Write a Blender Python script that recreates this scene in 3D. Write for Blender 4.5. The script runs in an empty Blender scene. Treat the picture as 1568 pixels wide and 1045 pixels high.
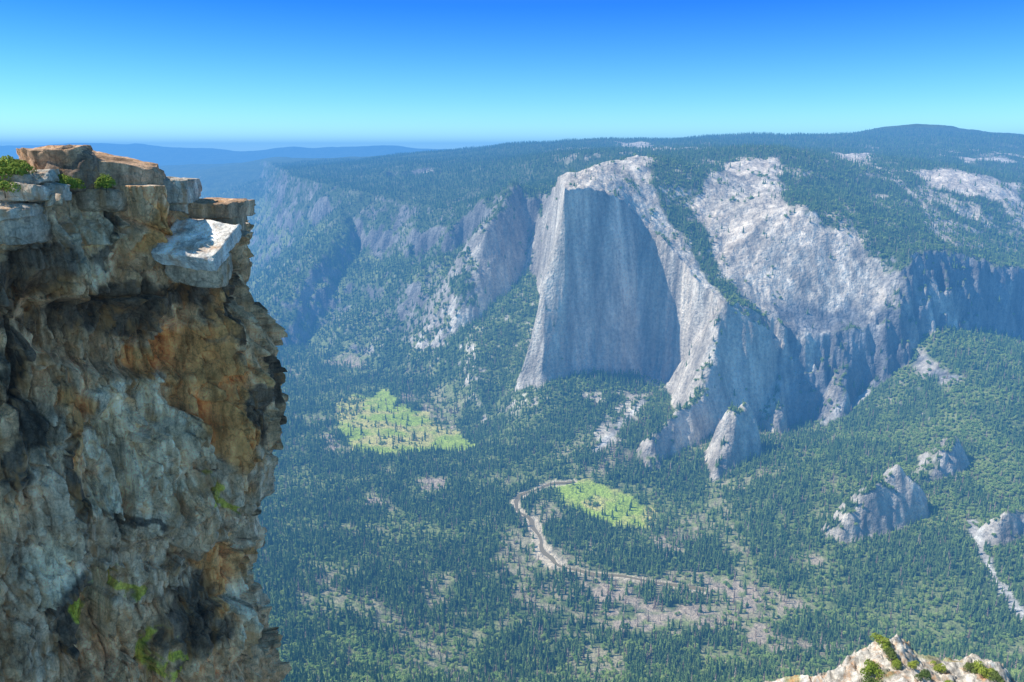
import bpy, bmesh, math, numpy as np, time
from mathutils import Vector
T0=time.time()
rng=np.random.default_rng(7)
sc=bpy.context.scene
# ---------------------------------------------------------------- view point / survey helpers
EYE=1080.0; PIT=math.radians(13.76); CP,SP=math.cos(PIT),math.sin(PIT); FX=1184.0
def P(px,py,D):
    """world point seen from the lookout on a sight line, at forward distance D (metres)"""
    u=(px-784)/FX; v=(522.5-py)/FX; den=CP+v*SP
    return (u/den*D, D, EYE+(-SP+v*CP)/den*D)
def FL(px,py,z=0.0):
    v=(522.5-py)/FX; t=(-SP+v*CP)/(CP+v*SP); D=(z-EYE)/t
    return P(px,py,D)
def proj(x,y,z):
    dz=z-EYE; f=y*CP-dz*SP; w=y*SP+dz*CP
    return 784+FX*x/f, 522.5-FX*w/f
# ---------------------------------------------------------------- noise
def _h(ix,iy,iz,seed):
    h=(ix.astype(np.uint32)*np.uint32(374761393))^(iy.astype(np.uint32)*np.uint32(668265263))^(np.uint32((seed*974634777+12345)&0xffffffff))
    if iz is not None: h=h^(iz.astype(np.uint32)*np.uint32(2147483647-58371))
    h=(h^(h>>np.uint32(13)))*np.uint32(1274126177)
    h=(h^(h>>np.uint32(15)))*np.uint32(2246822519)
    h=h^(h>>np.uint32(16))
    return h.astype(np.float32)*np.float32(1/4294967296.0)
def vn(x,y,seed):
    xi=np.floor(x);yi=np.floor(y);fx=(x-xi).astype(np.float32);fy=(y-yi).astype(np.float32)
    ix=xi.astype(np.int64);iy=yi.astype(np.int64)
    fx=fx*fx*(3-2*fx);fy=fy*fy*(3-2*fy)
    a=_h(ix,iy,None,seed);b=_h(ix+1,iy,None,seed);c=_h(ix,iy+1,None,seed);d=_h(ix+1,iy+1,None,seed)
    return ((a+(b-a)*fx)+((c+(d-c)*fx)-(a+(b-a)*fx))*fy)*2-1
def fbm(x,y,o,seed):
    s=0;a=1.0;n=0
    for i in range(o):
        s=s+a*vn(x*(2.03**i)+i*17.3,y*(2.03**i)-i*9.1,seed+i);n+=a;a*=.5
    return s/n*1.5
def vn3(p,seed):
    pi=np.floor(p);f=p-pi;i=pi.astype(np.int64);f=f*f*(3-2*f);r=0
    for dx in(0,1):
        for dy in(0,1):
            for dz in(0,1):
                w=(f[:,0] if dx else 1-f[:,0])*(f[:,1] if dy else 1-f[:,1])*(f[:,2] if dz else 1-f[:,2])
                r=r+w*_h(i[:,0]+dx,i[:,1]+dy,i[:,2]+dz,seed)
    return r*2-1
def fbm3(p,o,seed):
    s=0;a=1.;n=0
    for k in range(o):
        s=s+a*vn3(p*(2.03**k)+k*7.7,seed+k);n+=a;a*=.5
    return s/n*1.5
def facet(p,seed,tilt=1.0):
    """blocky fractured rock: per-cell offset + tilt and joints between cells"""
    pi=np.floor(p).astype(np.int64);N=len(p)
    b1=np.full(N,1e9);b2=np.full(N,1e9);val=np.zeros(N)
    for dx in(-1,0,1):
        for dy in(-1,0,1):
            for dz in(-1,0,1):
                c=pi+np.array([dx,dy,dz])
                j=np.stack([_h(c[:,0],c[:,1],c[:,2],seed+k) for k in range(3)],1)
                q=p-(c+.15+.7*j); d=np.abs(q).max(1)*.6+np.sqrt((q**2).sum(1))*.4
                h=_h(c[:,0],c[:,1],c[:,2],seed+5)*2-1
                tt=((j-.5)*q[:, [1,2,0]]).sum(1)*2*tilt
                m=d<b1
                b2=np.where(m,b1,np.minimum(b2,d)); val=np.where(m,h+tt,val); b1=np.where(m,d,b1)
    e=np.clip((b2-b1)/.06,0,1)
    return val-(1-e)*.25, e
def ss(a,b,x):
    t=np.clip((x-a)/(b-a),0,1);return t*t*(3-2*t)
# ---------------------------------------------------------------- polygons / rbf
def segd(x,y,a,b):
    ax,ay=a[0],a[1];dx=b[0]-ax;dy=b[1]-ay
    t=np.clip(((x-ax)*dx+(y-ay)*dy)/(dx*dx+dy*dy),0,1)
    return np.hypot(x-ax-t*dx,y-ay-t*dy),t
def linedist(x,y,pts):
    m=np.full(x.shape,1e9,np.float32)
    for a,b in zip(pts[:-1],pts[1:]): m=np.minimum(m,segd(x,y,a,b)[0])
    return m
def sdf(x,y,poly):
    m=np.full(x.shape,1e9,np.float32);ins=np.zeros(x.shape,bool);n=len(poly)
    for i in range(n):
        a=poly[i];b=poly[(i+1)%n]
        m=np.minimum(m,segd(x,y,a,b)[0])
        if a[1]!=b[1]:
            c=((a[1]>y)!=(b[1]>y))&(x<(b[0]-a[0])*(y-a[1])/(b[1]-a[1])+a[0]);ins^=c
    return np.where(ins,m,-m)
class RBF:
    C=120.0
    def __init__(s,pts):
        p=np.array(pts,float);k={}
        for q in p: k[(round(q[0]/25),round(q[1]/25))]=q
        p=np.array(list(k.values()));s.p=p;n=len(p)
        d=np.hypot(p[:,None,0]-p[None,:,0],p[:,None,1]-p[None,:,1])
        A=np.zeros((n+1,n+1));A[:n,:n]=np.sqrt(d*d+s.C**2)/1000-.012*np.eye(n);A[:n,n]=1;A[n,:n]=1
        s.w=np.linalg.solve(A,np.r_[p[:,2],0])
    def __call__(s,x,y):
        r=np.full(x.shape,s.w[-1],np.float32)
        for q,w in zip(s.p,s.w[:-1]):
            r+=np.float32(w/1000)*np.sqrt((x-np.float32(q[0]))**2+(y-np.float32(q[1]))**2+np.float32(s.C**2))
        return r
TS=[P(405,246,11000),P(425,256,8500),P(455,272,6300),P(525,290,5500),P(620,308,5000),P(690,318,4650),P(735,308,4350),
 P(785,288,4180),P(838,300,4100),P(852,282,3700),P(858,280,3340),P(871,293,3130),P(912,291,3200),P(952,305,3280),P(980,338,3330),
 P(1042,393,3150),P(1085,440,3010),P(1112,462,2900),P(1165,478,3000),P(1210,508,2990),P(1280,510,3015),P(1345,492,3050),
 P(1375,432,3110),P(1400,390,3210),P(1450,385,3300),P(1520,402,3400),P(1600,420,3500),P(1750,420,3700)]
FS=[(-3600,10500,20),(-3100,8500,10),(-2100,6000,5),(-1500,4900,0),FL(500,545),FL(600,577),FL(690,620),
 FL(755,650),P(805,430,3850),P(835,470,3600),P(790,592,3080),P(834,586,2985),P(870,581,3030),P(930,572,3110),P(985,574,3200),
 P(1022,586,3150),P(1065,600,3000),P(1105,640,2810),P(1180,655,2860),P(1240,645,2880),P(1290,612,2930),P(1350,580,2960),
 P(1395,548,2990),P(1425,512,3060),P(1470,505,3170),P(1530,515,3280),P(1600,530,3380),P(1750,540,3550)]
TP=[(a[0],a[1]) for a in TS]+[(8000,3700),(12000,5000),(12000,45000),(-6000,45000)]
FP=[(a[0],a[1]) for a in FS]+[(8000,3400),(12500,4000),(12500,46000),(-7500,46000)]
upc=list(TS)+[(f[0],f[1],t[2]) for t,f in zip(TS,FS)]
upc+=[P(872,266,3480),P(892,270,3350),P(905,254,3560),P(915,274,3370),P(938,277,3390),P(955,276,3500),P(970,296,3420),P(935,242,3850),P(1000,242,4000),P(1100,250,4250),P(1190,236,4350),P(1000,296,3560),P(1080,330,3500),
 P(1090,400,3220),P(1160,300,3750),P(1220,326,3400),P(1300,368,3300),P(1340,402,3210),P(1150,415,3180),P(1250,425,3180),P(1300,290,4000),
 P(1400,340,3650),P(1500,370,3750),P(1600,380,3900),P(1500,280,4500),P(1568,235,6500),P(1400,240,6000),P(1250,232,6000),P(1050,232,5600),
 P(640,236,9000),P(750,226,8000),P(850,221,7500),P(930,217,8000),P(1000,215,8800),P(1100,209,9000),P(1200,209,9000),P(1300,204,9000),
 P(1380,194,9000),P(1450,194,9000),P(1500,206,9000),P(1580,214,9000),P(700,247,6800),P(620,252,6500),P(560,260,6500),P(500,264,6600),
 P(780,250,5500),P(860,240,5200),(0,15000,950),(5000,15000,1000),(-3000,15000,900),(0,30000,850),(10000,30000,850),(-6000,30000,850),
 (9000,9000,1150),(4000,12000,1000),(-9000,20000,800)]
lowc=list(FS)+[(t[0],t[1],f[2]+30) for t,f in zip(TS,FS)]
lowc+=[(-700,2500,0),(-900,3200,0),(-300,2000,0),(0,1700,0),(300,1900,0),(600,1750,5),(200,2250,0),(-300,2700,0),(-500,3000,0),(-1200,3800,0),
 (-1800,4600,0),(-1500,2500,60),(-2500,4000,100),(-4000,7000,150),P(400,1045,1150),P(784,1045,1350),P(1200,1045,1300),(-500,700,500),(300,700,500),(1000,900,350),
 P(755,645,3000),P(780,560,3300),P(795,500,3560),P(860,640,2800),P(930,700,2520),P(1000,750,2350),P(1200,740,2250),P(1100,760,2290),P(1250,690,2450),P(1300,830,1930),
 P(1400,820,1930),P(1400,700,2350),P(1450,600,2700),P(1568,700,2250),P(1568,850,1780),P(1568,1000,1450),P(1700,800,1900),
 (9000,9000,300),(0,20000,300),(9000,3000,300),(-9000,12000,400),(-6000,20000,500),(5000,1500,300)]
UP=RBF(upc);LOW=RBF(lowc)
# crest pts, direction vector, slope on that side, slope on the other side, crest roundness
RG=[([P(1108,468,2900),P(1088,555,2800),P(1066,612,2700),P(1035,640,2610),P(1005,672,2530),P(990,705,2480)],(1,0.1),3.8,1.9,26),
 ([P(1112,463,2890),P(1150,490,2920),P(1190,515,2950),P(1245,552,2975),P(1290,590,3000)],(0.45,-.9),5,2.2,10),
 ([P(1140,620,2530),P(1120,628,2510),P(1108,675,2450),P(1098,712,2410)],(1,0.1),4.8,4.0,52),
 ([P(1402,742,2040),P(1374,724,2030),P(1340,736,2015),P(1305,768,1985),P(1283,802,1960)],(.9,-.4),4.6,3.0,60),
 ([P(1458,668,2290),P(1435,690,2250),P(1410,718,2205)],(1,-.1),3.6,2.4,50),
 ([P(1650,738,1990),P(1590,768,1930),P(1535,806,1860)],(-.5,-.85),1.7,1.6,22),
 ([P(792,281,4160),P(775,306,4060),P(755,330,3980)],(1,-.1),3.2,1.6,45),
 ([P(648,316,4850),P(640,340,4700)],(1,-.2),2.4,1.5,30),
 ([P(700,325,4550),P(690,352,4400)],(1,-.2),2.4,1.5,30),
 ([P(540,305,5400),P(522,350,5000),P(490,400,4700)],(1,-.2),1.5,.8,40),
 ([P(1442,432,3260),P(1437,490,3160)],(1,0),3,2.4,20),
 ([P(1300,505,3020),P(1296,560,2950)],(1,0),4,1.4,16),
 ([P(1205,515,3010),P(1200,580,2900)],(1,0),4,1.4,16),
 ([P(-200,228,21000),P(60,225,21000),P(170,220,21000),P(300,224,20000),P(380,230,19000),P(480,230,19000),P(570,226,19000),P(650,231,19000),P(800,236,19000)],(0,1),.3,.16,200),
 ([P(-100,262,13000),P(200,255,12500),P(380,246,12000),P(430,238,11500),P(470,243,11500),P(560,250,11500)],(0,1),.4,.2,200),
 ([P(-100,300,9500),P(250,285,9500),P(380,282,9300),P(430,268,9000)],(0,1),.4,.3,100)]
def ridge(x,y,r):
    pts,nv,sa,sb,R0=r;nv=np.array(nv)/np.hypot(*nv);best=np.full(x.shape,-1e5,np.float32)
    for a,b in zip(pts[:-1],pts[1:]):
        dx=b[0]-a[0];dy=b[1]-a[1]
        t=np.clip(((x-a[0])*dx+(y-a[1])*dy)/(dx*dx+dy*dy),0,1)
        qx=x-a[0]-t*dx;qy=y-a[1]-t*dy;d=np.hypot(qx,qy)+1e-3
        k=.5+.5*(qx*nv[0]+qy*nv[1])/d
        s=sb+(sa-sb)*ss(.25,.75,k)
        best=np.maximum(best,a[2]+(b[2]-a[2])*t-s*(np.sqrt(d*d+R0*R0)-R0))
    return best
def height(x,y,detail=True):
    x=x.astype(np.float32);y=y.astype(np.float32)
    left=ss(3150,3400,y)*ss(160,100,x-.02*(y-3400))          # forested slopes down-valley
    left=np.maximum(left,ss(40,0,x)*ss(2900,3050,y))
    elc=ss(-150,50,x)*ss(1000,750,x)*ss(2700,2850,y)*ss(3700,3400,y)
    eb=ss(560,680,x)                                           # east of the big face: broken buttresses
    amp=12*elc*ss(600,300,x)+30*(1-elc)+12*elc+26*left
    wx=x+amp*fbm(x/260,y/260,4,1);wy=y+amp*fbm(x/260,y/260,4,21)
    if detail:
        a2=5+6*(1-elc)+9*eb*(1-left)
        wx=wx+a2*fbm(x/38,y/38,3,31);wy=wy+a2*fbm(x/38,y/38,3,41)
        gq=20*eb*(1-left)*(np.abs(fbm(x/85,y/85,3,45))-.3);wy=wy-gq
    sF=sdf(wx,wy,FP);sT=sdf(wx,wy,TP)
    t=np.where(sF<=0,0,np.where(sT>=0,1,sF/np.maximum(sF-sT,1e-3)))
    low=LOW(x,y);up=UP(x,y)
    pe=t**1.3
    pr=1-(1-t)**1.25
    tc=.70+.22*fbm(x/300,y/300,3,51)
    cf=.14+.18*fbm(x/420,y/420,2,55);cf=np.clip(cf,.0,.32)
    pl=t*(1-cf)+cf*ss(tc,tc+.14,t)
    pl=np.maximum(pl,0)**(1+.75*ss(-520,-250,x)*ss(4050,3800,y))
    wr=ss(1050,1200,x)
    p=pe*(1-wr)+pr*wr; p=p*(1-left)+pl*left
    st=p*7+.9*fbm(x/130,y/130,2,57);stf=np.floor(st);p2=(stf+ss(.15,.85,st-stf)-.9*fbm(x/130,y/130,2,57))/7   # ledges
    p=np.clip(p+(p2-p)*.6*eb*(1-left)*ss(0,.08,p)*ss(1,.92,p),0,1)
    z=low+(up-low)*p
    g=1-np.abs(fbm((x*.86+y*.5)/190,(x*-.5+y*.86)/900,3,61))
    z=z+left*4*t*(1-t)*38*(g-.6)
    rough=ss(20,140,z)
    hum=fbm(x/420,y/420,4 if detail else 3,71)
    z=z+hum*(5*rough+ss(.9,1,t)*18*ss(0,300,sT))
    hb=fbm(x/75,y/75,4 if detail else 2,81)
    z=z+hb*(rough*6+ss(.9,1,t)*7)*ss(9000,4500,y)
    if detail:
        gr=ss(.95,1,t)*ss(4500,3500,y)
        z=z+gr*8*(np.abs(fbm(x/34,y/44,3,91))-.3)
    rz=np.full(x.shape,-1e5,np.float32)
    rx=x+9*fbm(x/50,y/50,3,101)+14*fbm(x/160,y/160,2,103);ry=y+9*fbm(x/50,y/50,3,105)+14*fbm(x/160,y/160,2,107)
    for r in RG: rz=np.maximum(rz,ridge(rx,ry,r))
    far=ss(8000,11000,y)
    rz=rz+(18*fbm(x/55,y/55,3,111)+10*np.abs(fbm(x/26,y/26,2,115)))*(1-far)+80*fbm(x/1700,y/1700,5,112)*far
    k=14.0;h=np.clip(.5+.5*(z-rz)/k,0,1)
    return rz+(z-rz)*h+k*h*(1-h)
# ---------------------------------------------------------------- terrain sheet (denser where steeper)
NC,ND,NR=1300,1300,760
az=np.radians(np.linspace(-43,43,NC));rr=np.geomspace(750,30000,ND)
def grid(AZ,R): return R*np.sin(AZ),R*np.cos(AZ)
cs=az[::4];A2,R2=np.meshgrid(cs,rr,indexing='ij');X,Y=grid(A2,R2)
Z=height(X,Y,False)
dr=np.diff(R2,axis=1);dz=np.diff(Z,axis=1);rm=R2[:,1:]
w=np.sqrt((.33*dr)**2+dz**2)/rm
K=9;pad=np.pad(w,((K,K),(0,0)),mode='edge');c=np.cumsum(np.pad(pad,((1,0),(0,0))),axis=0);w=(c[2*K+1:]-c[:-(2*K+1)])/(2*K+1)
cw=np.concatenate([np.zeros((len(cs),1)),np.cumsum(w,axis=1)],1);cw/=cw[:,-1:]
RRs=np.stack([np.interp(np.linspace(0,1,NR),cw[i],rr) for i in range(len(cs))])
fi=np.linspace(0,len(cs)-1,NC);i0=np.floor(fi).astype(int);i1=np.minimum(i0+1,len(cs)-1);f=(fi-i0)[:,None]
az=np.interp(fi,np.arange(len(cs)),cs)
RR=RRs[i0]*(1-f)+RRs[i1]*f
AZ=np.repeat(az[:,None],NR,1);X,Y=grid(AZ,RR);Z=height(X,Y,True).astype(float)
print('terrain',time.time()-T0)
def hit(pts):
    """where sight lines meet the ground"""
    D=np.geomspace(900,9000,1500);out=[]
    for px,py in pts:
        q=np.array(P(px,py,1.0))-np.array([0,0,EYE])
        x=q[0]*D;y=D;z=EYE+q[2]*D;h=height(x,y,False)
        i=np.argmax(h>=z) if (h>=z).any() else -1
        out.append((x[i],y[i],h[i]))
    return out
MEAD=[hit([(522,622),(545,606),(570,612),(588,598),(608,618),(645,636),(664,658),(695,664),(725,688),(640,690),(590,695),(556,690),(528,662)]),
      hit([(852,745),(900,742),(985,775),(978,805),(935,800),(880,778)])]
TAN=[hit([(690,655),(735,690),(700,700),(670,672)]),hit([(490,665),(530,680),(500,690)]),hit([(870,890),(960,900),(1080,930),(1090,960),(960,975),(880,930)]),
     hit([(1190,852),(1250,850),(1250,866),(1200,868)]),hit([(1160,960),(1280,985),(1270,1010),(1180,1000)]),hit([(700,870),(760,875),(770,895),(710,890)]),
     hit([(600,600),(640,600),(650,625),(610,620)]),hit([(505,550),(550,548),(560,560),(510,562)]),
     hit([(1000,820),(1060,815),(1070,835),(1010,840)]),hit([(560,760),(600,765),(600,780),(560,775)]),hit([(640,730),(680,735),(670,755),(640,750)]),
     hit([(1090,890),(1180,905),(1230,930),(1180,940),(1100,915)]),hit([(880,820),(930,830),(920,850),(885,845)])]
RIV=hit([(880,738),(850,741),(825,748),(802,757),(787,768),(795,784),(812,797),(820,812),(828,832),(835,850),(850,863),(872,873),(905,879),(950,884),(1010,892),(1080,906)])
SCREE=[hit([(1488,800),(1500,840),(1520,880),(1560,935),(1600,980)]),hit([(985,615),(950,650),(915,690)]),hit([(1330,600),(1290,628),(1260,650)])]
TAL=hit([(865,608),(935,600),(1000,602),(975,650),(930,700),(895,650)])
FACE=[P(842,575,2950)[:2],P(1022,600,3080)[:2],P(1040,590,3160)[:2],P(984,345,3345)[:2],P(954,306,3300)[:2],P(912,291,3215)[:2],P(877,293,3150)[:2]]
GR=[[P(850,290,3080)[:2],P(850,283,3900)[:2],P(935,243,3950)[:2],P(1003,247,4050)[:2],P(992,290,3650)[:2],P(1006,325,3480)[:2],P(1060,385,3230)[:2],P(1118,462,2890)[:2],P(1040,420,3050)[:2],P(975,360,3200)[:2],P(905,310,3080)[:2]],
    hit([(1062,322),(1112,248),(1195,240),(1195,300),(1212,328),(1320,370),(1372,420),(1372,480),(1280,508),(1200,506),(1130,450),(1080,370)]),
    hit([(1400,265),(1440,258),(1560,280),(1560,320),(1490,300),(1420,285)]),
    hit([(1270,232),(1340,236),(1330,250),(1280,246)]),hit([(630,262),(665,257),(665,264),(635,268)]),hit([(940,216),(990,218),(1060,228),(1000,230)]),
    hit([(1410,540),(1470,580),(1440,590),(1400,560)]),hit([(1460,240),(1540,242),(1560,250),(1480,250)])]
print('hits',time.time()-T0)
def cover(x,y,z,slope):
    x=x.astype(np.float32);y=y.astype(np.float32)
    n1=fbm(x/90,y/90,4,211);n2=fbm(x/420,y/420,3,212);n3=fbm(x/24,y/24,3,213)
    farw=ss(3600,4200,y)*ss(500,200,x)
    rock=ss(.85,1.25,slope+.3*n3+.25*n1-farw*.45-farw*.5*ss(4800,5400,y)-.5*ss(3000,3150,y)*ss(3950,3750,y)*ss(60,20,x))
    fl=ss(120,30,z)*ss(5500,4500,y)
    gran=np.zeros(x.shape,np.float32)
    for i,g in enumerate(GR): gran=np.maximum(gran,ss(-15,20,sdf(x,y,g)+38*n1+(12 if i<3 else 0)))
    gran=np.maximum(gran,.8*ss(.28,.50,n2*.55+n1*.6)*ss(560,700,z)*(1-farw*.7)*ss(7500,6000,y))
    gran=np.maximum(gran,ss(-10,20,sdf(x,y,TAL))*ss(.0,.35,n1+.5*n3)*.9)
    mead=np.zeros(x.shape,np.float32)
    for g in MEAD: mead=np.maximum(mead,ss(-6,8,sdf(x,y,g)+22+16*n3+20*n1))
    tan=np.zeros(x.shape,np.float32)
    for g in TAN: tan=np.maximum(tan,ss(-15,25,sdf(x,y,g)+45*n1))
    rd=linedist(x,y,RIV);riv=np.maximum(ss(22,15,linedist(x,y,RIV[1:6])+8*n3-8*n1),ss(29,21,linedist(x,y,RIV[6:11])+8*n3-9*n1))
    riv=np.maximum(riv,ss(13,9,rd+4*n3))
    scr=np.zeros(x.shape,np.float32)
    for s in SCREE: scr=np.maximum(scr,ss(16,7,linedist(x,y,s)+9*n3))
    open_=ss(.25,.65,n2*.7+.55*n1)*fl*.8
    dark_shade=ss(980,1080,x+20*n3)*ss(2650,2750,y)*np.maximum(ss(510,440,z+25*n1),ss(1500,1600,x+30*n3)*ss(3560,3450,y)*ss(790,740,z))*(1-ss(.2,.6,n1+.4*n3)*.6)  # shade on right-hand cliffs and wall under dome, painted into rock colour
    dark_shade=np.maximum(dark_shade,.35*ss(900,1000,x)*ss(2400,2330,y))
    dark_shade=np.maximum(dark_shade,.5*ss(-8,10,sdf(x,y,FACE)+6*n3)*(1-.5*ss(.1,.7,n1)))  # shade of the big face painted in as darker rock
    return dict(n1=n1,n2=n2,n3=n3,rock=rock,fl=fl,gran=gran,mead=mead,tan=tan,riv=riv,scr=scr,open=open_,farw=farw,rd=rd,dark_shade=dark_shade)
def mixc(a,b,t): return a*(1-t[:,None])+np.array(b)*t[:,None]
# normals from the grid
Pg=np.stack([X,Y,Z],-1);du=np.gradient(Pg,axis=0);dv=np.gradient(Pg,axis=1);Nn=np.cross(du,dv)
slope=(np.hypot(Nn[...,0],Nn[...,1])/np.maximum(np.abs(Nn[...,2]),1e-6)).ravel()
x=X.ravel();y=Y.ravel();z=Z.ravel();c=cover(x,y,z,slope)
upz=ss(560,700,z)
col=np.tile(np.array([.13,.19,.065]),(len(x),1))
col=mixc(col,(.31,.36,.13),ss(-.3,.5,c['n1'])*(1-.6*upz))
col=mixc(col,(.085,.12,.05),upz*.6)
col=mixc(col,(.58,.46,.33),np.clip(c['open']*.8+c['tan']*.9,0,1)*ss(-.6,.2,c['n3']))
rk=np.array([.76,.66,.53])*(1+.16*c['n1'][:,None]+.16*c['n3'][:,None])
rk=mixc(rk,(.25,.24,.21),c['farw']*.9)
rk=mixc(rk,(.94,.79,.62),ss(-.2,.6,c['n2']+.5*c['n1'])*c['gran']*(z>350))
rk=mixc(rk,(.22,.23,.24),c['dark_shade']*.85)  # mixes the painted shade into the rock colour
talus=ss(.5,.9,c['n3']+.5*c['n1'])*ss(40,120,z)*(1-c['fl'])*.8
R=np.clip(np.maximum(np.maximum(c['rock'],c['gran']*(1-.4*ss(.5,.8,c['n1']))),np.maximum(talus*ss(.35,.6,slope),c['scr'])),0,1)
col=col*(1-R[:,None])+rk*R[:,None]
col=mixc(col,(.74,.70,.63),c['scr']*.8)
mg=np.array([.46,.60,.09])*(1+.15*c['n3'][:,None]);mg=mixc(mg,(.74,.65,.22),ss(-.1,.6,c['n1']+.3*c['n3']))
col=col*(1-c['mead'][:,None])+mg*c['mead'][:,None]
col=mixc(col,(.88,.72,.50),c['riv'])
def new_mesh_obj(name,V,F,mat=None,colr=None,smooth=True,attrs=None):
    me=bpy.data.meshes.new(name);nv=len(V);k=F.shape[1]
    me.vertices.add(nv);me.vertices.foreach_set('co',np.asarray(V,np.float32).ravel())
    me.loops.add(F.size);me.loops.foreach_set('vertex_index',F.astype(np.int32).ravel())
    me.polygons.add(len(F));me.polygons.foreach_set('loop_start',np.arange(0,F.size,k,dtype=np.int32))
    me.polygons.foreach_set('loop_total',np.full(len(F),k,np.int32))
    me.polygons.foreach_set('use_smooth',np.full(len(F),smooth))
    if colr is not None:
        a=me.attributes.new('Col','FLOAT_COLOR','POINT');a.data.foreach_set('color',np.concatenate([np.clip(colr,0,1),np.ones((nv,1))],1).astype(np.float32).ravel())
    for k2,v2 in (attrs or {}).items():
        a=me.attributes.new(k2,'FLOAT','POINT');a.data.foreach_set('value',v2.astype(np.float32).ravel())
    me.update(calc_edges=True);me.validate()
    o=bpy.data.objects.new(name,me);sc.collection.objects.link(o)
    if mat: me.materials.append(mat)
    return o
def gridfaces(a,b,flip=False):
    i=np.arange(a-1)[:,None]*b+np.arange(b-1)[None,:];i=i.ravel()
    F=np.stack([i,i+b,i+b+1,i+1],1)
    return F[:,::-1] if flip else F
# ---------------------------------------------------------------- materials
class NT:
    def __init__(s,name):
        s.m=bpy.data.materials.new(name);s.m.use_nodes=True;s.t=s.m.node_tree;s.t.nodes.clear()
        s.out=s.n('ShaderNodeOutputMaterial')
    def n(s,ty,**k):
        o=s.t.nodes.new(ty)
        for a,b in k.items(): setattr(o,a,b)
        return o
    def l(s,a,b): s.t.links.new(a,b)
    def noise(s,vec,scale,det=4,rough=.6,vs=None):
        if vs:
            m=s.n('ShaderNodeMapping');m.inputs['Scale'].default_value=vs;s.l(vec,m.inputs[0]);vec=m.outputs[0]
        o=s.n('ShaderNodeTexNoise');o.inputs['Scale'].default_value=scale;o.inputs['Detail'].default_value=det;o.inputs['Roughness'].default_value=rough
        s.l(vec,o.inputs['Vector']);return o.outputs['Fac']
    def mr(s,v,a,b,c,d):
        o=s.n('ShaderNodeMapRange');s.l(v,o.inputs[0])
        for i,q in enumerate((a,b,c,d)): o.inputs[i+1].default_value=q
        return o.outputs[0]
    def math(s,op,a,b):
        o=s.n('ShaderNodeMath',operation=op)
        for i,q in enumerate((a,b)):
            if isinstance(q,(int,float)): o.inputs[i].default_value=q
            else: s.l(q,o.inputs[i])
        return o.outputs[0]
    def mix(s,f,a,b,bt='MIX'):
        o=s.n('ShaderNodeMix',data_type='RGBA',blend_type=bt)
        for i,q in ((0,f),(6,a),(7,b)):
            if isinstance(q,(int,float)): o.inputs[i].default_value=q
            elif isinstance(q,tuple): o.inputs[i].default_value=(*q,1)
            else: s.l(q,o.inputs[i])
        return o.outputs[2]
    def bsdf(s,col,rough=.95,normal=None,spec=.15):
        b=s.n('ShaderNodeBsdfPrincipled');s.l(col,b.inputs['Base Color']) if not isinstance(col,tuple) else setattr(b.inputs['Base Color'],'default_value',(*col,1))
        b.inputs['Roughness'].default_value=rough;b.inputs['Specular IOR Level'].default_value=spec
        if normal: s.l(normal,b.inputs['Normal'])
        s.l(b.outputs[0],s.out.inputs[0]);return b
    def bump(s,h,strength,dist):
        b=s.n('ShaderNodeBump');b.inputs['Strength'].default_value=strength;b.inputs['Distance'].default_value=dist;s.l(h,b.inputs['Height']);return b.outputs[0]
def terrain_mat():
    t=NT('terrain');g=t.n('ShaderNodeNewGeometry').outputs['Position']
    a=t.n('ShaderNodeAttribute',attribute_name='Col').outputs['Color'];rk=t.n('ShaderNodeAttribute',attribute_name='rock').outputs['Fac']
    st=t.noise(g,1,5,.65,(.03,.03,.0035));st2=t.noise(g,1,4,.6,(.009,.009,.0012));fine=t.noise(g,.07,5,.7)
    m=t.mr(st,.3,.72,1.32,.52);m2=t.mr(st2,.35,.68,1.22,.58);m=t.math('MULTIPLY',m,m2)
    mf=t.mr(fine,.3,.7,.68,1.42)
    rocky=t.math('MULTIPLY',m,mf);soil=t.mr(t.noise(g,.12,4,.7),.3,.7,.6,1.4)
    o=t.n('ShaderNodeMix',data_type='FLOAT');t.l(rk,o.inputs[0]);t.l(soil,o.inputs[2]);t.l(rocky,o.inputs[3])
    cc=t.n('ShaderNodeCombineColor');[t.l(o.outputs[0],cc.inputs[i]) for i in range(3)]
    c=t.mix(1.0,a,cc.outputs[0],'MULTIPLY')
    h=t.math('ADD',t.noise(g,.02,7,.62,(1,1,.35)),t.math('MULTIPLY',t.noise(g,.09,4,.6),.35))
    t.bsdf(c,.95,t.bump(h,1.0,26));return t.m
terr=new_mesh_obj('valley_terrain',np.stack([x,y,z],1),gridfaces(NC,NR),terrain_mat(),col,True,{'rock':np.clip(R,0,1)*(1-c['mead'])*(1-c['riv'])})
print('terrain obj',time.time()-T0)
# ---------------------------------------------------------------- river
rp=np.array(RIV)[:,:2]
tt=np.linspace(0,len(rp)-1,160);ri=np.stack([np.interp(tt,np.arange(len(rp)),rp[:,k]) for k in(0,1)],1)
for _ in range(6): ri[1:-1]=(ri[:-2]+2*ri[1:-1]+ri[2:])/4
tg=np.gradient(ri,axis=0);tg/=np.linalg.norm(tg,axis=1)[:,None];nn=np.stack([-tg[:,1],tg[:,0]],1)
ri=ri+nn*(4*np.sin(np.arange(160)*.33))[:,None]
wd=6+2*np.sin(np.arange(160)*.21)
rows=[ri+nn*(wd*k)[:,None] for k in(-1,-.5,0,.5,1)]
zz=np.max([height(r[:,0],r[:,1],True) for r in rows],axis=0)+.6
for _ in range(4): zz[1:-1]=np.maximum(zz[1:-1],(zz[:-2]+zz[2:])/2)
V=np.concatenate([np.c_[r,zz] for r in rows]);
t=NT('river_water');b=t.bsdf((.30,.23,.11),.15,None,.5)
new_mesh_obj('river',V,gridfaces(5,160,True),t.m)
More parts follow.
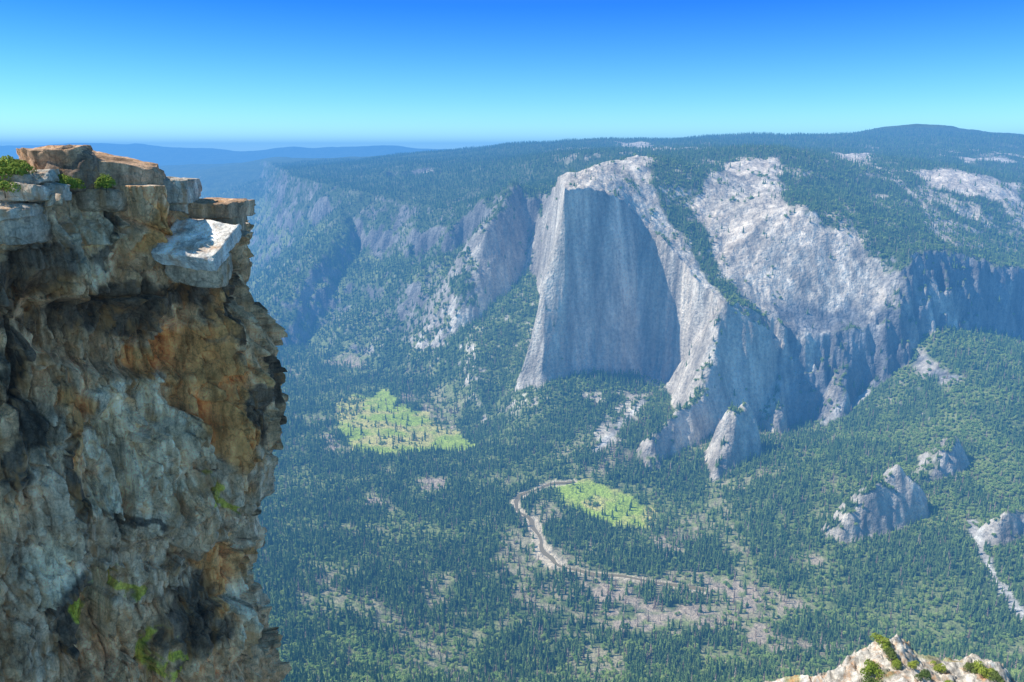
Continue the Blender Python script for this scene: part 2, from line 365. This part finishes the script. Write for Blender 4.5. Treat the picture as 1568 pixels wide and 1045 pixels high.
# ---------------------------------------------------------------- tree prototypes
def tri_obj(name,V,F,mats,mi,coll):
    me=bpy.data.meshes.new(name);me.from_pydata([tuple(v) for v in V],[],[tuple(f) for f in F])
    for m in mats: me.materials.append(m)
    me.polygons.foreach_set('material_index',np.array(mi,np.int32));me.update()
    o=bpy.data.objects.new(name,me);coll.objects.link(o);return o
def leafmat(name,c1,c2):
    t=NT(name);r=t.n('ShaderNodeObjectInfo').outputs['Random']
    tc=t.n('ShaderNodeTexCoord').outputs['Object'];n=t.noise(tc,9,3)
    c=t.mix(r,c1,c2);k=t.mr(n,.3,.7,.65,1.4);cc=t.n('ShaderNodeCombineColor');[t.l(k,cc.inputs[i]) for i in range(3)]
    t.bsdf(t.mix(1.,c,cc.outputs[0],'MULTIPLY'),.9,None,.1);return t.m
M_con=leafmat('conifer_needles',(.065,.145,.050),(.23,.33,.095))
M_oak=leafmat('broad_leaves',(.19,.32,.07),(.38,.47,.13))
M_dead=leafmat('dead_needles',(.30,.20,.14),(.54,.43,.33))
M_bark=leafmat('bark',(.09,.06,.04),(.14,.10,.07))
protos=bpy.data.collections.new('forest_trees')
def conifer(name,seed,rad,tiers,lm):
    r=np.random.default_rng(seed);V=[];F=[];mi=[]
    n=5
    for k in range(n):
        a=2*math.pi*k/n;V.append((.013*math.cos(a),.013*math.sin(a),-.05))
    V.append((0,0,.95))
    for k in range(n): F.append((k,(k+1)%n,n));mi.append(1)
    for i in range(tiers):
        f=i/(tiers-1);zt=.16+.84*(f**.9);zb=zt-.17*(1-.45*f)
        if i==0: zt=.24
        rr_=rad*(1-f)**.75+.018;m=9;b=len(V)
        V.append((r.normal(0,.006),r.normal(0,.006),min(1,zt+.06)))
        ph=r.random()*6
        for k in range(m):
            a=ph+2*math.pi*k/m;q=rr_*(1.15 if k%2 else .55)*r.uniform(.65,1.25)
            V.append((q*math.cos(a),q*math.sin(a),zb+r.normal(0,.012)-(0.02 if k%2 else -.02)))
        for k in range(m): F.append((b,b+1+k,b+1+(k+1)%m));mi.append(0)
    return tri_obj(name,V,F,[lm,M_bark],mi,protos)
def leafy(name,seed,lm,coll,n=150,flat=.8,leaf=.2,trunk=True):
    r=np.random.default_rng(seed);V=[];F=[];mi=[]
    lobes=[(r.normal(0,.2),r.normal(0,.2),r.uniform(.3,.72)*flat,r.uniform(.2,.34)) for _ in range(7)]
    for k in range(4): V.append((.03*math.cos(k*1.57),.03*math.sin(k*1.57),-.1))
    V.append((0,0,.5*flat))
    if trunk:
        for k in range(4): F.append((k,(k+1)%4,4));mi.append(1)
    for i in range(n):
        L=lobes[i%7];d=r.normal(size=3);d/=np.linalg.norm(d)
        if d[2]<-.4: d[2]*=-1
        p=np.array(L[:3])+d*L[3]*r.uniform(.75,1.05)
        u=np.cross(d,r.normal(size=3));u/=np.linalg.norm(u);w_=np.cross(d,u)+d*r.normal(0,.4);s=leaf*r.uniform(.6,1.3)
        b=len(V);V+= [p+u*s*.6,p-u*s*.5+w_*s*.35,p-u*s*.1-w_*s*.6,p+d*s*.25]
        F+=[(b,b+1,b+3),(b+1,b+2,b+3),(b+2,b,b+3)];mi+=[0,0,0]
    return tri_obj(name,V,F,[lm,M_bark],mi,coll)
conifer('a_fir',1,.15,9,M_con);conifer('b_pine',2,.19,7,M_con);conifer('c_cedar',3,.12,10,M_con);conifer('d_fir',4,.17,8,M_con)
conifer('e_snag',5,.08,6,M_dead)
leafy('f_oak',6,M_oak,protos);leafy('g_oak',7,M_oak,protos,130,.95)
# ---------------------------------------------------------------- forest points
pts=[];r=1000.0
while r<9500:
    s=max(9.3,r*.0034);n=int(math.radians(76)*r/s)
    a=np.radians(-36)+math.radians(74)*(np.arange(n)+rng.random(n))/n
    q=r+s*(rng.random(n)-.5)*1.1;pts.append(np.stack([q*np.sin(a),q*np.cos(a),np.full(n,s)],1));r+=s
pts=np.concatenate(pts);pts[:,:2]+=rng.normal(0,.2,(len(pts),2))*pts[:,2:3]
pts=pts[(pts[:,0]/pts[:,1]>-.45)]
x=pts[:,0];y=pts[:,1];z=height(x,y,True);zx=height(x+7,y,True);zy=height(x,y+7,True)
sl=np.hypot(zx-z,zy-z)/7;c=cover(x,y,z,sl)
p=np.full(len(x),.88)
p*=1-ss(.9,1.5,sl-.5*c['farw']-.5*c['farw']*ss(4600,5200,y)-.6*ss(3000,3150,y)*ss(3950,3750,y)*ss(60,20,x))*.97
p*=1-.97*c['gran']*ss(.75,.5,c['n1'])
p*=1-.66*c['open'];p*=1-.62*c['tan'];p*=1-.94*c['mead']*ss(.6,.35,c['n1']);p*=ss(11,17,c['rd']);p*=1-.92*c['riv'];p*=1-.9*c['scr']
up_=ss(300,600,z)
p*=1-.45*c['fl']*ss(-.2,.5,c['n1'])
talus=ss(40,110,z)*ss(650,450,z)
p*=1-.35*talus*ss(.1,.6,c['n3'])
keep=rng.random(len(x))<p
x,y,z,sl,s=x[keep],y[keep],z[keep],sl[keep],pts[keep,2];talus=talus[keep];up_=up_[keep]
n1=c['n1'][keep];n2=c['n2'][keep];fl=c['fl'][keep];tn=(c['tan']+c['open'])[keep]
u=rng.random(len(x));po=.12+.28*ss(-.2,.5,n1)+.42*talus*ss(500,900,x)*ss(-.4,.4,n1)+.14*talus+.38*ss(1850,1350,y)*ss(-.3,.3,n1)
po=po*ss(5000,3800,y)
idx=np.where(u<po,5+(rng.random(len(x))<.5),np.minimum(3,(rng.random(len(x))*4).astype(int)))
idx=np.where(rng.random(len(x))<(.05+.26*np.clip(tn,0,1)),4,idx)
sz=rng.uniform(13,32,len(x))*(1-.25*up_)*(1+.15*n2)*np.clip(s/9.5,1,1.5)**.6
sz=np.where(idx>=5,rng.uniform(8,15,len(x))*np.clip(s/9.5,1,1.5)**.6,sz)
print('trees',len(x),time.time()-T0)
me=bpy.data.meshes.new('conifer_forest');me.vertices.add(len(x));me.vertices.foreach_set('co',np.stack([x,y,z-.5],1).astype(np.float32).ravel())
for nm,ty,dat in(('idx','INT',idx.astype(np.int32)),('sz','FLOAT',sz.astype(np.float32)),('rz','FLOAT',(rng.random(len(x))*6.28).astype(np.float32))):
    a=me.attributes.new(nm,ty,'POINT');a.data.foreach_set('value',dat)
fo=bpy.data.objects.new('conifer_forest',me);sc.collection.objects.link(fo)
ng=bpy.data.node_groups.new('scatter','GeometryNodeTree')
ng.interface.new_socket('Geometry',in_out='INPUT',socket_type='NodeSocketGeometry');ng.interface.new_socket('Geometry',in_out='OUTPUT',socket_type='NodeSocketGeometry')
gi=ng.nodes.new('NodeGroupInput');go=ng.nodes.new('NodeGroupOutput');ip=ng.nodes.new('GeometryNodeInstanceOnPoints');ci=ng.nodes.new('GeometryNodeCollectionInfo')
ci.inputs['Collection'].default_value=protos;ci.inputs['Separate Children'].default_value=True;ci.inputs['Reset Children'].default_value=True
def na(nm,ty):
    o=ng.nodes.new('GeometryNodeInputNamedAttribute');o.data_type=ty;o.inputs['Name'].default_value=nm;return o.outputs['Attribute']
ip.inputs['Pick Instance'].default_value=True
cx=ng.nodes.new('ShaderNodeCombineXYZ');L=ng.links.new
L(gi.outputs[0],ip.inputs['Points']);L(ci.outputs[0],ip.inputs['Instance']);L(na('idx','INT'),ip.inputs['Instance Index'])
L(na('rz','FLOAT'),cx.inputs[2]);L(cx.outputs[0],ip.inputs['Rotation']);L(na('sz','FLOAT'),ip.inputs['Scale']);L(ip.outputs[0],go.inputs[0])
md=fo.modifiers.new('scatter','NODES');md.node_group=ng
# ---------------------------------------------------------------- near rock material
def rock_mat(name='weathered_granite',bs=1.0):
    t=NT(name);g=t.n('ShaderNodeNewGeometry').outputs['Position']
    a=t.n('ShaderNodeAttribute',attribute_name='Col').outputs['Color']
    st=t.noise(g,1,6,.65,(1.6,1.6,.22));bl=t.noise(g,.55,6,.65);fine=t.noise(g,7,5,.7);sp=t.noise(g,38,2,.6)
    k=t.math('MULTIPLY',t.mr(st,.32,.68,1.45,.46),t.mr(bl,.3,.7,.60,1.45));k=t.math('MULTIPLY',k,t.mr(fine,.3,.7,.68,1.34));k=t.math('MULTIPLY',k,t.mr(sp,.3,.7,.82,1.18))
    cc=t.n('ShaderNodeCombineColor');[t.l(k,cc.inputs[i]) for i in range(3)]
    c=t.mix(1.,a,cc.outputs[0],'MULTIPLY')
    c=t.mix(t.mr(t.noise(g,1,4,.6,(.9,.9,.35)),.52,.68,0,.62),c,(.66,.31,.10))
    h=t.math('ADD',t.noise(g,1.1,8,.65,(1,1,.6)),t.math('MULTIPLY',fine,.22))
    v=t.n('ShaderNodeTexVoronoi',feature='DISTANCE_TO_EDGE');v.inputs['Scale'].default_value=.4
    mp=t.n('ShaderNodeMapping');mp.inputs['Scale'].default_value=(1,1,.4);mp.inputs['Rotation'].default_value=(.3,.25,0)
    wv=t.n('ShaderNodeVectorMath',operation='MULTIPLY_ADD');nz=t.n('ShaderNodeTexNoise');nz.inputs['Scale'].default_value=.6;nz.inputs['Detail'].default_value=5
    t.l(g,nz.inputs['Vector']);t.l(nz.outputs['Color'],wv.inputs[0]);wv.inputs[1].default_value=(3.2,3.2,3.2);t.l(g,wv.inputs[2])
    t.l(wv.outputs[0],mp.inputs[0]);t.l(mp.outputs[0],v.inputs['Vector'])
    cr=t.mr(v.outputs['Distance'],0,.025,0,1)
    c=t.mix(t.mr(cr,0,1,.35,0),c,(.05,.04,.03))
    h=t.math('ADD',h,t.math('MULTIPLY',cr,.08))
    t.bsdf(c,.9,t.bump(h,.75,.34*bs),.2);return t.m
RM=rock_mat()
# ---------------------------------------------------------------- near cliff
nC,nR,nK=620,880,60
a=np.concatenate([np.linspace(0,1,520),1+np.linspace(0,1,nC-519)[1:]*.4]);nC=len(a)
sil=np.array([(225,346),(310,346),(345,346),(400,336),(440,338),(480,350),(520,364),(560,378),(600,392),(640,400),(680,396),(720,388),(760,382),(800,370),(840,360),(880,360),(920,368),(960,374),(1000,380),(1045,398),(1150,420)],float)
silz=np.array([P(q[1],q[0],52) for q in sil]);zs=silz[::-1,2];xs=silz[::-1,0]
xl,yl=-35.,32.
def plan(a,z):
    xe=np.interp(z,zs,xs);aa=np.minimum(a,1);b=np.clip((a-1)/.4,0,1)
    xx=xl+(xe-xl)*aa-9*b**1.4;yy=yl+(52-yl)*aa+18*b**.9
    return xx,yy
px0,_=proj(*plan(a,np.full(nC,1076.)),np.full(nC,1076.))
yt=np.interp(px0,[-400,-100,0,50,62,100,110,236,246,280,290,345,372,380],[352,350,338,325,296,292,284,284,320,326,360,360,355,355])
yt=np.where(a>1,355,yt)
xx,yy=plan(a,np.full(nC,1076.));vt=(522.5-yt)/FX;ztop=EYE+(-SP+vt*CP)/(CP+vt*SP)*np.minimum(yy,52)
zbot=1020.
u=np.linspace(0,1,nR);ZW=ztop[:,None]+(zbot-ztop[:,None])*u[None,:]
AA=np.repeat(a[:,None],nR,1);XW,YW=plan(AA,ZW)
kd=np.linspace(1,0,nK)[:-1]**1.5*14
inn=np.array([-.8,.6]);XK=XW[:,:1]+inn[0]*kd;YK=YW[:,:1]+inn[1]*kd;ZK=ztop[:,None]+.04*kd
XA=np.concatenate([XK,XW],1);YA=np.concatenate([YK,YW],1);ZA=np.concatenate([ZK,ZW],1);nT=XA.shape[1]
Q=np.stack([XA.ravel(),YA.ravel(),ZA.ravel()],1)
iscap=np.zeros((nC,nT));iscap[:,:nK-1]=1;iscap=iscap.ravel()
PX,PY=proj(Q[:,0],Q[:,1],Q[:,2])
b=np.clip((np.repeat(a[:,None],nT,1).ravel()-.97)/.2,0,1)
nx=.8+.15*b;ny=-.6+1.0*b;l=np.hypot(nx,ny);nx/=l;ny/=l
wq=Q+.35*np.stack([fbm3(Q/3,3,326+3*i) for i in range(3)],1)
f1,e1=facet(wq/np.array([3.8,3.8,7.5])+3.3,301,1.9);f2,e2=facet((Q+.2*np.stack([fbm3(Q/1.5,3,330+i) for i in range(3)],1))/np.array([1.4,1.4,3.2]),311,2.1);f3,e3=facet(Q/np.array([.5,.5,1.0]),321,2.0)
d=.80*f1+.54*f2+.20*f3+.10*fbm3(Q/3.,4,340)+.05*fbm3(Q/.5,3,345)
def g2(cx_,cy_,rx,ry,ang=0,X_=None,Y_=None):
    X_=PX if X_ is None else X_;Y_=PY if Y_ is None else Y_
    ca,sa=math.cos(math.radians(ang)),math.sin(math.radians(ang));dx=X_-cx_;dy=Y_-cy_
    q=((dx*ca+dy*sa)/rx)**2+((-dx*sa+dy*ca)/ry)**2
    return ss(1.5,.6,q)
d+=1.2*g2(150,400,140,60,0)-1.3*g2(170,520,150,50,10)-1.2*g2(230,690,110,85,-35)+.9*g2(330,600,60,120,10)-.8*g2(280,880,110,60,0)+.8*g2(60,800,60,160)-1.0*g2(45,560,30,140)
ln=((PX-400)*(760-560)-(PY-560)*(170-400))/np.hypot(200,230);d+=.7*ss(14,-14,-ln)*g2(290,640,150,150)
wall=1-iscap
Q2=Q.copy();Q2[:,0]+=nx*d*wall;Q2[:,1]+=ny*d*wall
dg=d.reshape(nC,nT);rim=dg[:,nK-1][:,None]*np.linspace(0,1,nK)[None,:-1]
Qg=Q2.reshape(nC,nT,3);Qg[:,:nK-1,0]+=nx.reshape(nC,nT)[:,:nK-1]*rim;Qg[:,:nK-1,1]+=ny.reshape(nC,nT)[:,:nK-1]*rim
Qg[:,:nK-1,2]+=.35*(f2.reshape(nC,nT)[:,:nK-1])*np.linspace(1,0,nK)[None,:-1]
Q2=Qg.reshape(-1,3)
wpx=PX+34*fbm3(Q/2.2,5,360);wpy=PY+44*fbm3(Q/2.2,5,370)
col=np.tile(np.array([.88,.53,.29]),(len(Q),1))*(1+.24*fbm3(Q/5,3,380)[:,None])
def blob(c,lst,k=.9):
    global col
    m=np.zeros(len(Q))
    for q in lst: m=np.maximum(m,g2(*q,X_=wpx,Y_=wpy))
    col=mixc(col,c,m*k)
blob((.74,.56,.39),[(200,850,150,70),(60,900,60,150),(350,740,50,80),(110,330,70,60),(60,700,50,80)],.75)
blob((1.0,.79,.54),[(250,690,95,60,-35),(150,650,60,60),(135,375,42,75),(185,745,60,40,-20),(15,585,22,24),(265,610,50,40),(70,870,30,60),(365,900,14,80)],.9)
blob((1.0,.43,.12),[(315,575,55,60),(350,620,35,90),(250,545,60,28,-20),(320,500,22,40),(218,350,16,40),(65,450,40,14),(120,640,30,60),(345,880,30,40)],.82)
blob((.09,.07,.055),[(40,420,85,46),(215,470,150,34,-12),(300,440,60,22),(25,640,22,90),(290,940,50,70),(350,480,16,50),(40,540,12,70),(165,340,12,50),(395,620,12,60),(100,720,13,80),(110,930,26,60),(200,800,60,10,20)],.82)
blob((.70,.63,.05),[(236,985,13,26),(183,893,10,22),(138,930,9,40),(270,1012,22,10),(320,760,10,10)],.8)
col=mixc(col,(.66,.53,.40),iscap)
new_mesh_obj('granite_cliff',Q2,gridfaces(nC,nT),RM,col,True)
print('cliff',time.time()-T0)
# ---------------------------------------------------------------- boulders
def rock(name,px,py,D,w,dp,h,rz=0,tx=0,ty=0,seed=0,colr=(.36,.30,.24),cut=.14,rnd=.15):
    bm=bmesh.new();bmesh.ops.create_cube(bm,size=2);bmesh.ops.subdivide_edges(bm,edges=bm.edges[:],cuts=26,use_grid_fill=True)
    V=np.array([v.co[:] for v in bm.verts]);r=np.random.default_rng(seed)
    n=V/np.linalg.norm(V,axis=1)[:,None];V=V*(1-rnd)+n*1.25*rnd
    for i in range(13):
        q=r.normal(size=3);q/=np.linalg.norm(q);m=(V@q).max()
        dd=m*(1-r.uniform(.3,1)*cut*2);V-=q[None,:]*np.maximum(0,V@q-dd)[:,None]
    V*=np.array([w,dp,h])/2
    f,e=facet(V/np.array([.9,.9,.6])+seed*3.1,400+seed);V+=n*(.08*f+.06*fbm3(V/.8+seed,4,420+seed))[:,None]
    ctr=P(px,py,D);c=np.tile(np.array(colr),(len(V),1))*(1+.3*fbm3(V/1.2+seed,3,430+seed)[:,None])
    me=bpy.data.meshes.new(name);bm.to_mesh(me);bm.free();me.vertices.foreach_set('co',V.astype(np.float32).ravel())
    at=me.attributes.new('Col','FLOAT_COLOR','POINT');at.data.foreach_set('color',np.concatenate([np.clip(c,0,1),np.ones((len(V),1))],1).astype(np.float32).ravel())
    me.polygons.foreach_set('use_smooth',np.ones(len(me.polygons),bool));me.materials.append(RM);me.update()
    o=bpy.data.objects.new(name,me);sc.collection.objects.link(o);o.location=ctr;o.rotation_euler=(math.radians(tx),math.radians(ty),math.radians(rz));return o
br=(.58,.37,.23);gy=(.64,.56,.46);pl=(.92,.84,.74)
rock('boulder',85,250,46.5,3.8,3.6,2.8,20,0,-6,1,br,.20,.6)
rock('boulder',112,260,46,2.5,2.4,2.5,50,0,8,2,(.30,.21,.15),.18,.5)
rock('boulder',178,263,48.5,4.8,4.0,2.3,-10,0,12,3,br,.18,.55)
rock('boulder',215,276,49,2.4,3,1.6,10,0,8,4,br,.16,.5)
rock('rock_slab',265,292,50.5,2.7,3.4,1.5,8,0,2,5,gy,.08,.1)
rock('rock_slab',262,318,51,3.0,3.4,1.2,0,0,-3,6,gy,.08,.06)
rock('rock_slab',335,320,52,3.2,4.2,1.1,-6,0,2,7,br,.06,.04)
rock('rock_block',345,345,52.3,2.0,3.4,1.9,5,0,4,8,(.5,.36,.24),.08,.06)
rock('rock_slab',304,372,47.4,3.9,3.8,.9,-8,30,6,9,pl,.05,.03)
rock('rock_block',306,410,48.2,3.4,2.8,2.0,5,0,6,10,(.66,.49,.34),.08)
rock('rock_slab',38,276,43,3.0,3.0,.8,15,0,-8,12,gy,.1)
rock('rock_slab',50,292,42.5,2.6,2.8,.9,-12,0,3,13,gy,.08)
rock('rock_slab',10,325,41.6,3.4,3.0,.7,10,0,-4,14,gy,.08)
rock('rock_block',22,350,41.8,3.2,2.8,1.5,-6,0,0,15,(.54,.42,.31),.1)
rock('rock_slab',0,300,43.5,3.4,3.4,1.0,25,0,4,16,gy,.1)
rock('rock_block',140,304,47,4.5,3,1.3,-5,0,3,17,(.66,.49,.34),.08)
# shrubs (manzanita)
M_bush=leafmat('shrub_leaves',(.20,.27,.035),(.32,.37,.06));M_bush2=leafmat('shrub_leaves_dark',(.09,.14,.04),(.18,.22,.06))
bc=sc.collection
def bush(px,py,D,s,seed,m=M_bush,zz=None,pos=None):
    o=leafy('manzanita_shrub',seed,m,bc,900,.62,.085,True);o.location=P(px,py,D) if pos is None else pos;o.scale=(s,s,s);return o
for i,(q,w_,D,s) in enumerate([(12,282,42.5,1.9),(-8,295,41.5,1.8),(8,300,41,1.2),(105,292,44.2,1.3),(163,292,44.6,1.2),(34,272,42,1.1),(20,268,44,1.4)]): bush(q,w_,D,s,50+i)
# ---------------------------------------------------------------- foreground ledge, lower right
gx=np.linspace(14,66,520);gy_=np.linspace(48,108,420)
GX,GY=np.meshgrid(gx,gy_,indexing='ij')
cr=np.array([(1080,1090),(1150,1060),(1200,1043),(1250,1018),(1300,994),(1322,982),(1345,974),(1372,974),(1390,988),(1405,1002),(1440,1006),(1490,998),(1520,1006),(1548,1030),(1570,1060),(1620,1140)],float)
cw_=np.array([P(q[0],q[1],80) for q in cr])
cz=np.interp(GX.ravel(),cw_[:,0],cw_[:,2]);q=np.stack([GX.ravel(),GY.ravel(),np.zeros(GX.size)],1)
dy=80-q[:,1]+2.0*fbm(q[:,0]/4,q[:,1]/4,3,500)
zz=cz-np.where(dy>0,.22*dy,-2.2*dy)
q[:,2]=zz
f1,_=facet(q/np.array([3.4,2.8,3.0]),510,1.0);f2,_=facet(q/np.array([1.2,1.0,1.2]),520,1.2);f3,_=facet(q/.45,530,1.2)
q[:,2]+=.30*f1+.18*f2+.07*f3+.25*fbm(q[:,0]/2,q[:,1]/2,4,540)
lc=np.tile(np.array([.60,.54,.46]),(len(q),1))*(1+.12*fbm(q[:,0]/1.5,q[:,1]/1.5,3,550)[:,None])
lc=mixc(lc,(.20,.22,.07),ss(.25,.6,fbm(q[:,0]/3,q[:,1]/3,3,560))*.7)
t=rock_mat('pale_granite',.5)
new_mesh_obj('granite_ledge',q,gridfaces(520,420,True),t,lc,True)
def ledge_z(px,D):
    X_=P(px,1000,D)[0];i=np.argmin((q[:,0]-X_)**2+(q[:,1]-D)**2);return tuple(q[i]+np.array([0,0,-.05]))
for i,(px,D,s,m) in enumerate([(1350,79,1.9,0),(1362,77.5,1.7,1),(1335,76,2.2,0),(1345,74,2.3,1),(1325,73,1.8,0),(1440,78,1.4,0),(1490,78,1.7,1),(1512,77,2.0,0),(1505,74,2.2,0),(1420,74,1.6,1),(1460,75,1.4,0),(1375,76,1.4,0),(1300,75,1.3,1),(1530,76,1.6,1),(1400,76.5,1.2,0),(1355,72,2.4,0),(1480,72,2.0,0)]):
    bush(0,0,0,s,80+i,(M_bush,M_bush2)[m],pos=ledge_z(px,D))
# ---------------------------------------------------------------- haze (air)
bpy.ops.mesh.primitive_cube_add(size=1,location=(0,10500,505));hz=bpy.context.object;hz.name='atmosphere_haze';hz.scale=(50000,25000,1630)
m=bpy.data.materials.new('haze');m.use_nodes=True;nt=m.node_tree;nt.nodes.clear();o=nt.nodes.new('ShaderNodeOutputMaterial')
SIG=.95e-4
ab=nt.nodes.new('ShaderNodeVolumeAbsorption');ab.inputs['Color'].default_value=(0,0,0,1);ab.inputs['Density'].default_value=SIG
em=nt.nodes.new('ShaderNodeEmission');em.inputs['Color'].default_value=(.10,.38,.90,1);em.inputs['Strength'].default_value=SIG*1.05  # volume glows by itself, standing in for light scattered by the air
ad=nt.nodes.new('ShaderNodeAddShader');nt.links.new(ab.outputs[0],ad.inputs[0]);nt.links.new(em.outputs[0],ad.inputs[1])
nt.links.new(ad.outputs[0],o.inputs['Volume']);hz.data.materials.append(m)
# ---------------------------------------------------------------- light, sky, camera
el=math.radians(49);sd=Vector((-.995,.07,0)).normalized()*math.cos(el)+Vector((0,0,math.sin(el)))
sl_=bpy.data.lights.new('sun','SUN');sl_.energy=5.0;sl_.angle=math.radians(.53);sl_.color=(1,.96,.87)
so=bpy.data.objects.new('sun',sl_);sc.collection.objects.link(so);so.rotation_euler=sd.to_track_quat('Z','Y').to_euler();so.location=(0,0,3000)
w=bpy.data.worlds.new('World');sc.world=w;w.use_nodes=True;nt=w.node_tree;bg=nt.nodes['Background']
sk=nt.nodes.new('ShaderNodeTexSky');sk.sky_type='NISHITA';sk.sun_disc=False;sk.sun_elevation=el;sk.sun_rotation=math.atan2(sd.x,sd.y);sk.altitude=2200;sk.air_density=1.0;sk.dust_density=.2;sk.ozone_density=3
hs=nt.nodes.new('ShaderNodeHueSaturation');hs.inputs['Saturation'].default_value=1.3
tc=nt.nodes.new('ShaderNodeTexCoord');sx=nt.nodes.new('ShaderNodeSeparateXYZ');nt.links.new(tc.outputs['Generated'],sx.inputs[0])
cr_=nt.nodes.new('ShaderNodeValToRGB');e=cr_.color_ramp.elements
e[0].position=0;e[0].color=(1.12,1.50,1.30,1);e[1].position=.75;e[1].color=(1.35,1.0,.74,1)
q_=e.new(.06);q_.color=(.68,1.12,1.22,1);q_=e.new(.17);q_.color=(.14,.60,1.46,1);q_=e.new(.29);q_.color=(1.2,1.0,.82,1)  # sky above the view tinted warm to warm the light on the near cliff
nt.links.new(sx.outputs[2],cr_.inputs[0])
mx=nt.nodes.new('ShaderNodeMix');mx.data_type='RGBA';mx.blend_type='MULTIPLY';mx.clamp_result=False;mx.inputs[0].default_value=1
nt.links.new(sk.outputs[0],hs.inputs['Color']);nt.links.new(hs.outputs[0],mx.inputs[6]);nt.links.new(cr_.outputs[0],mx.inputs[7]);nt.links.new(mx.outputs[2],bg.inputs[0]);bg.inputs[1].default_value=.15
cam=bpy.data.cameras.new('camera');co=bpy.data.objects.new('camera',cam);sc.collection.objects.link(co);sc.camera=co
co.location=(0,0,EYE);co.rotation_euler=(math.pi/2-PIT,0,0);cam.sensor_width=36;cam.lens=36*FX/1568;cam.clip_start=.5;cam.clip_end=120000
sc.view_settings.view_transform='Standard';sc.view_settings.look='None';sc.view_settings.exposure=0
print('done',time.time()-T0)
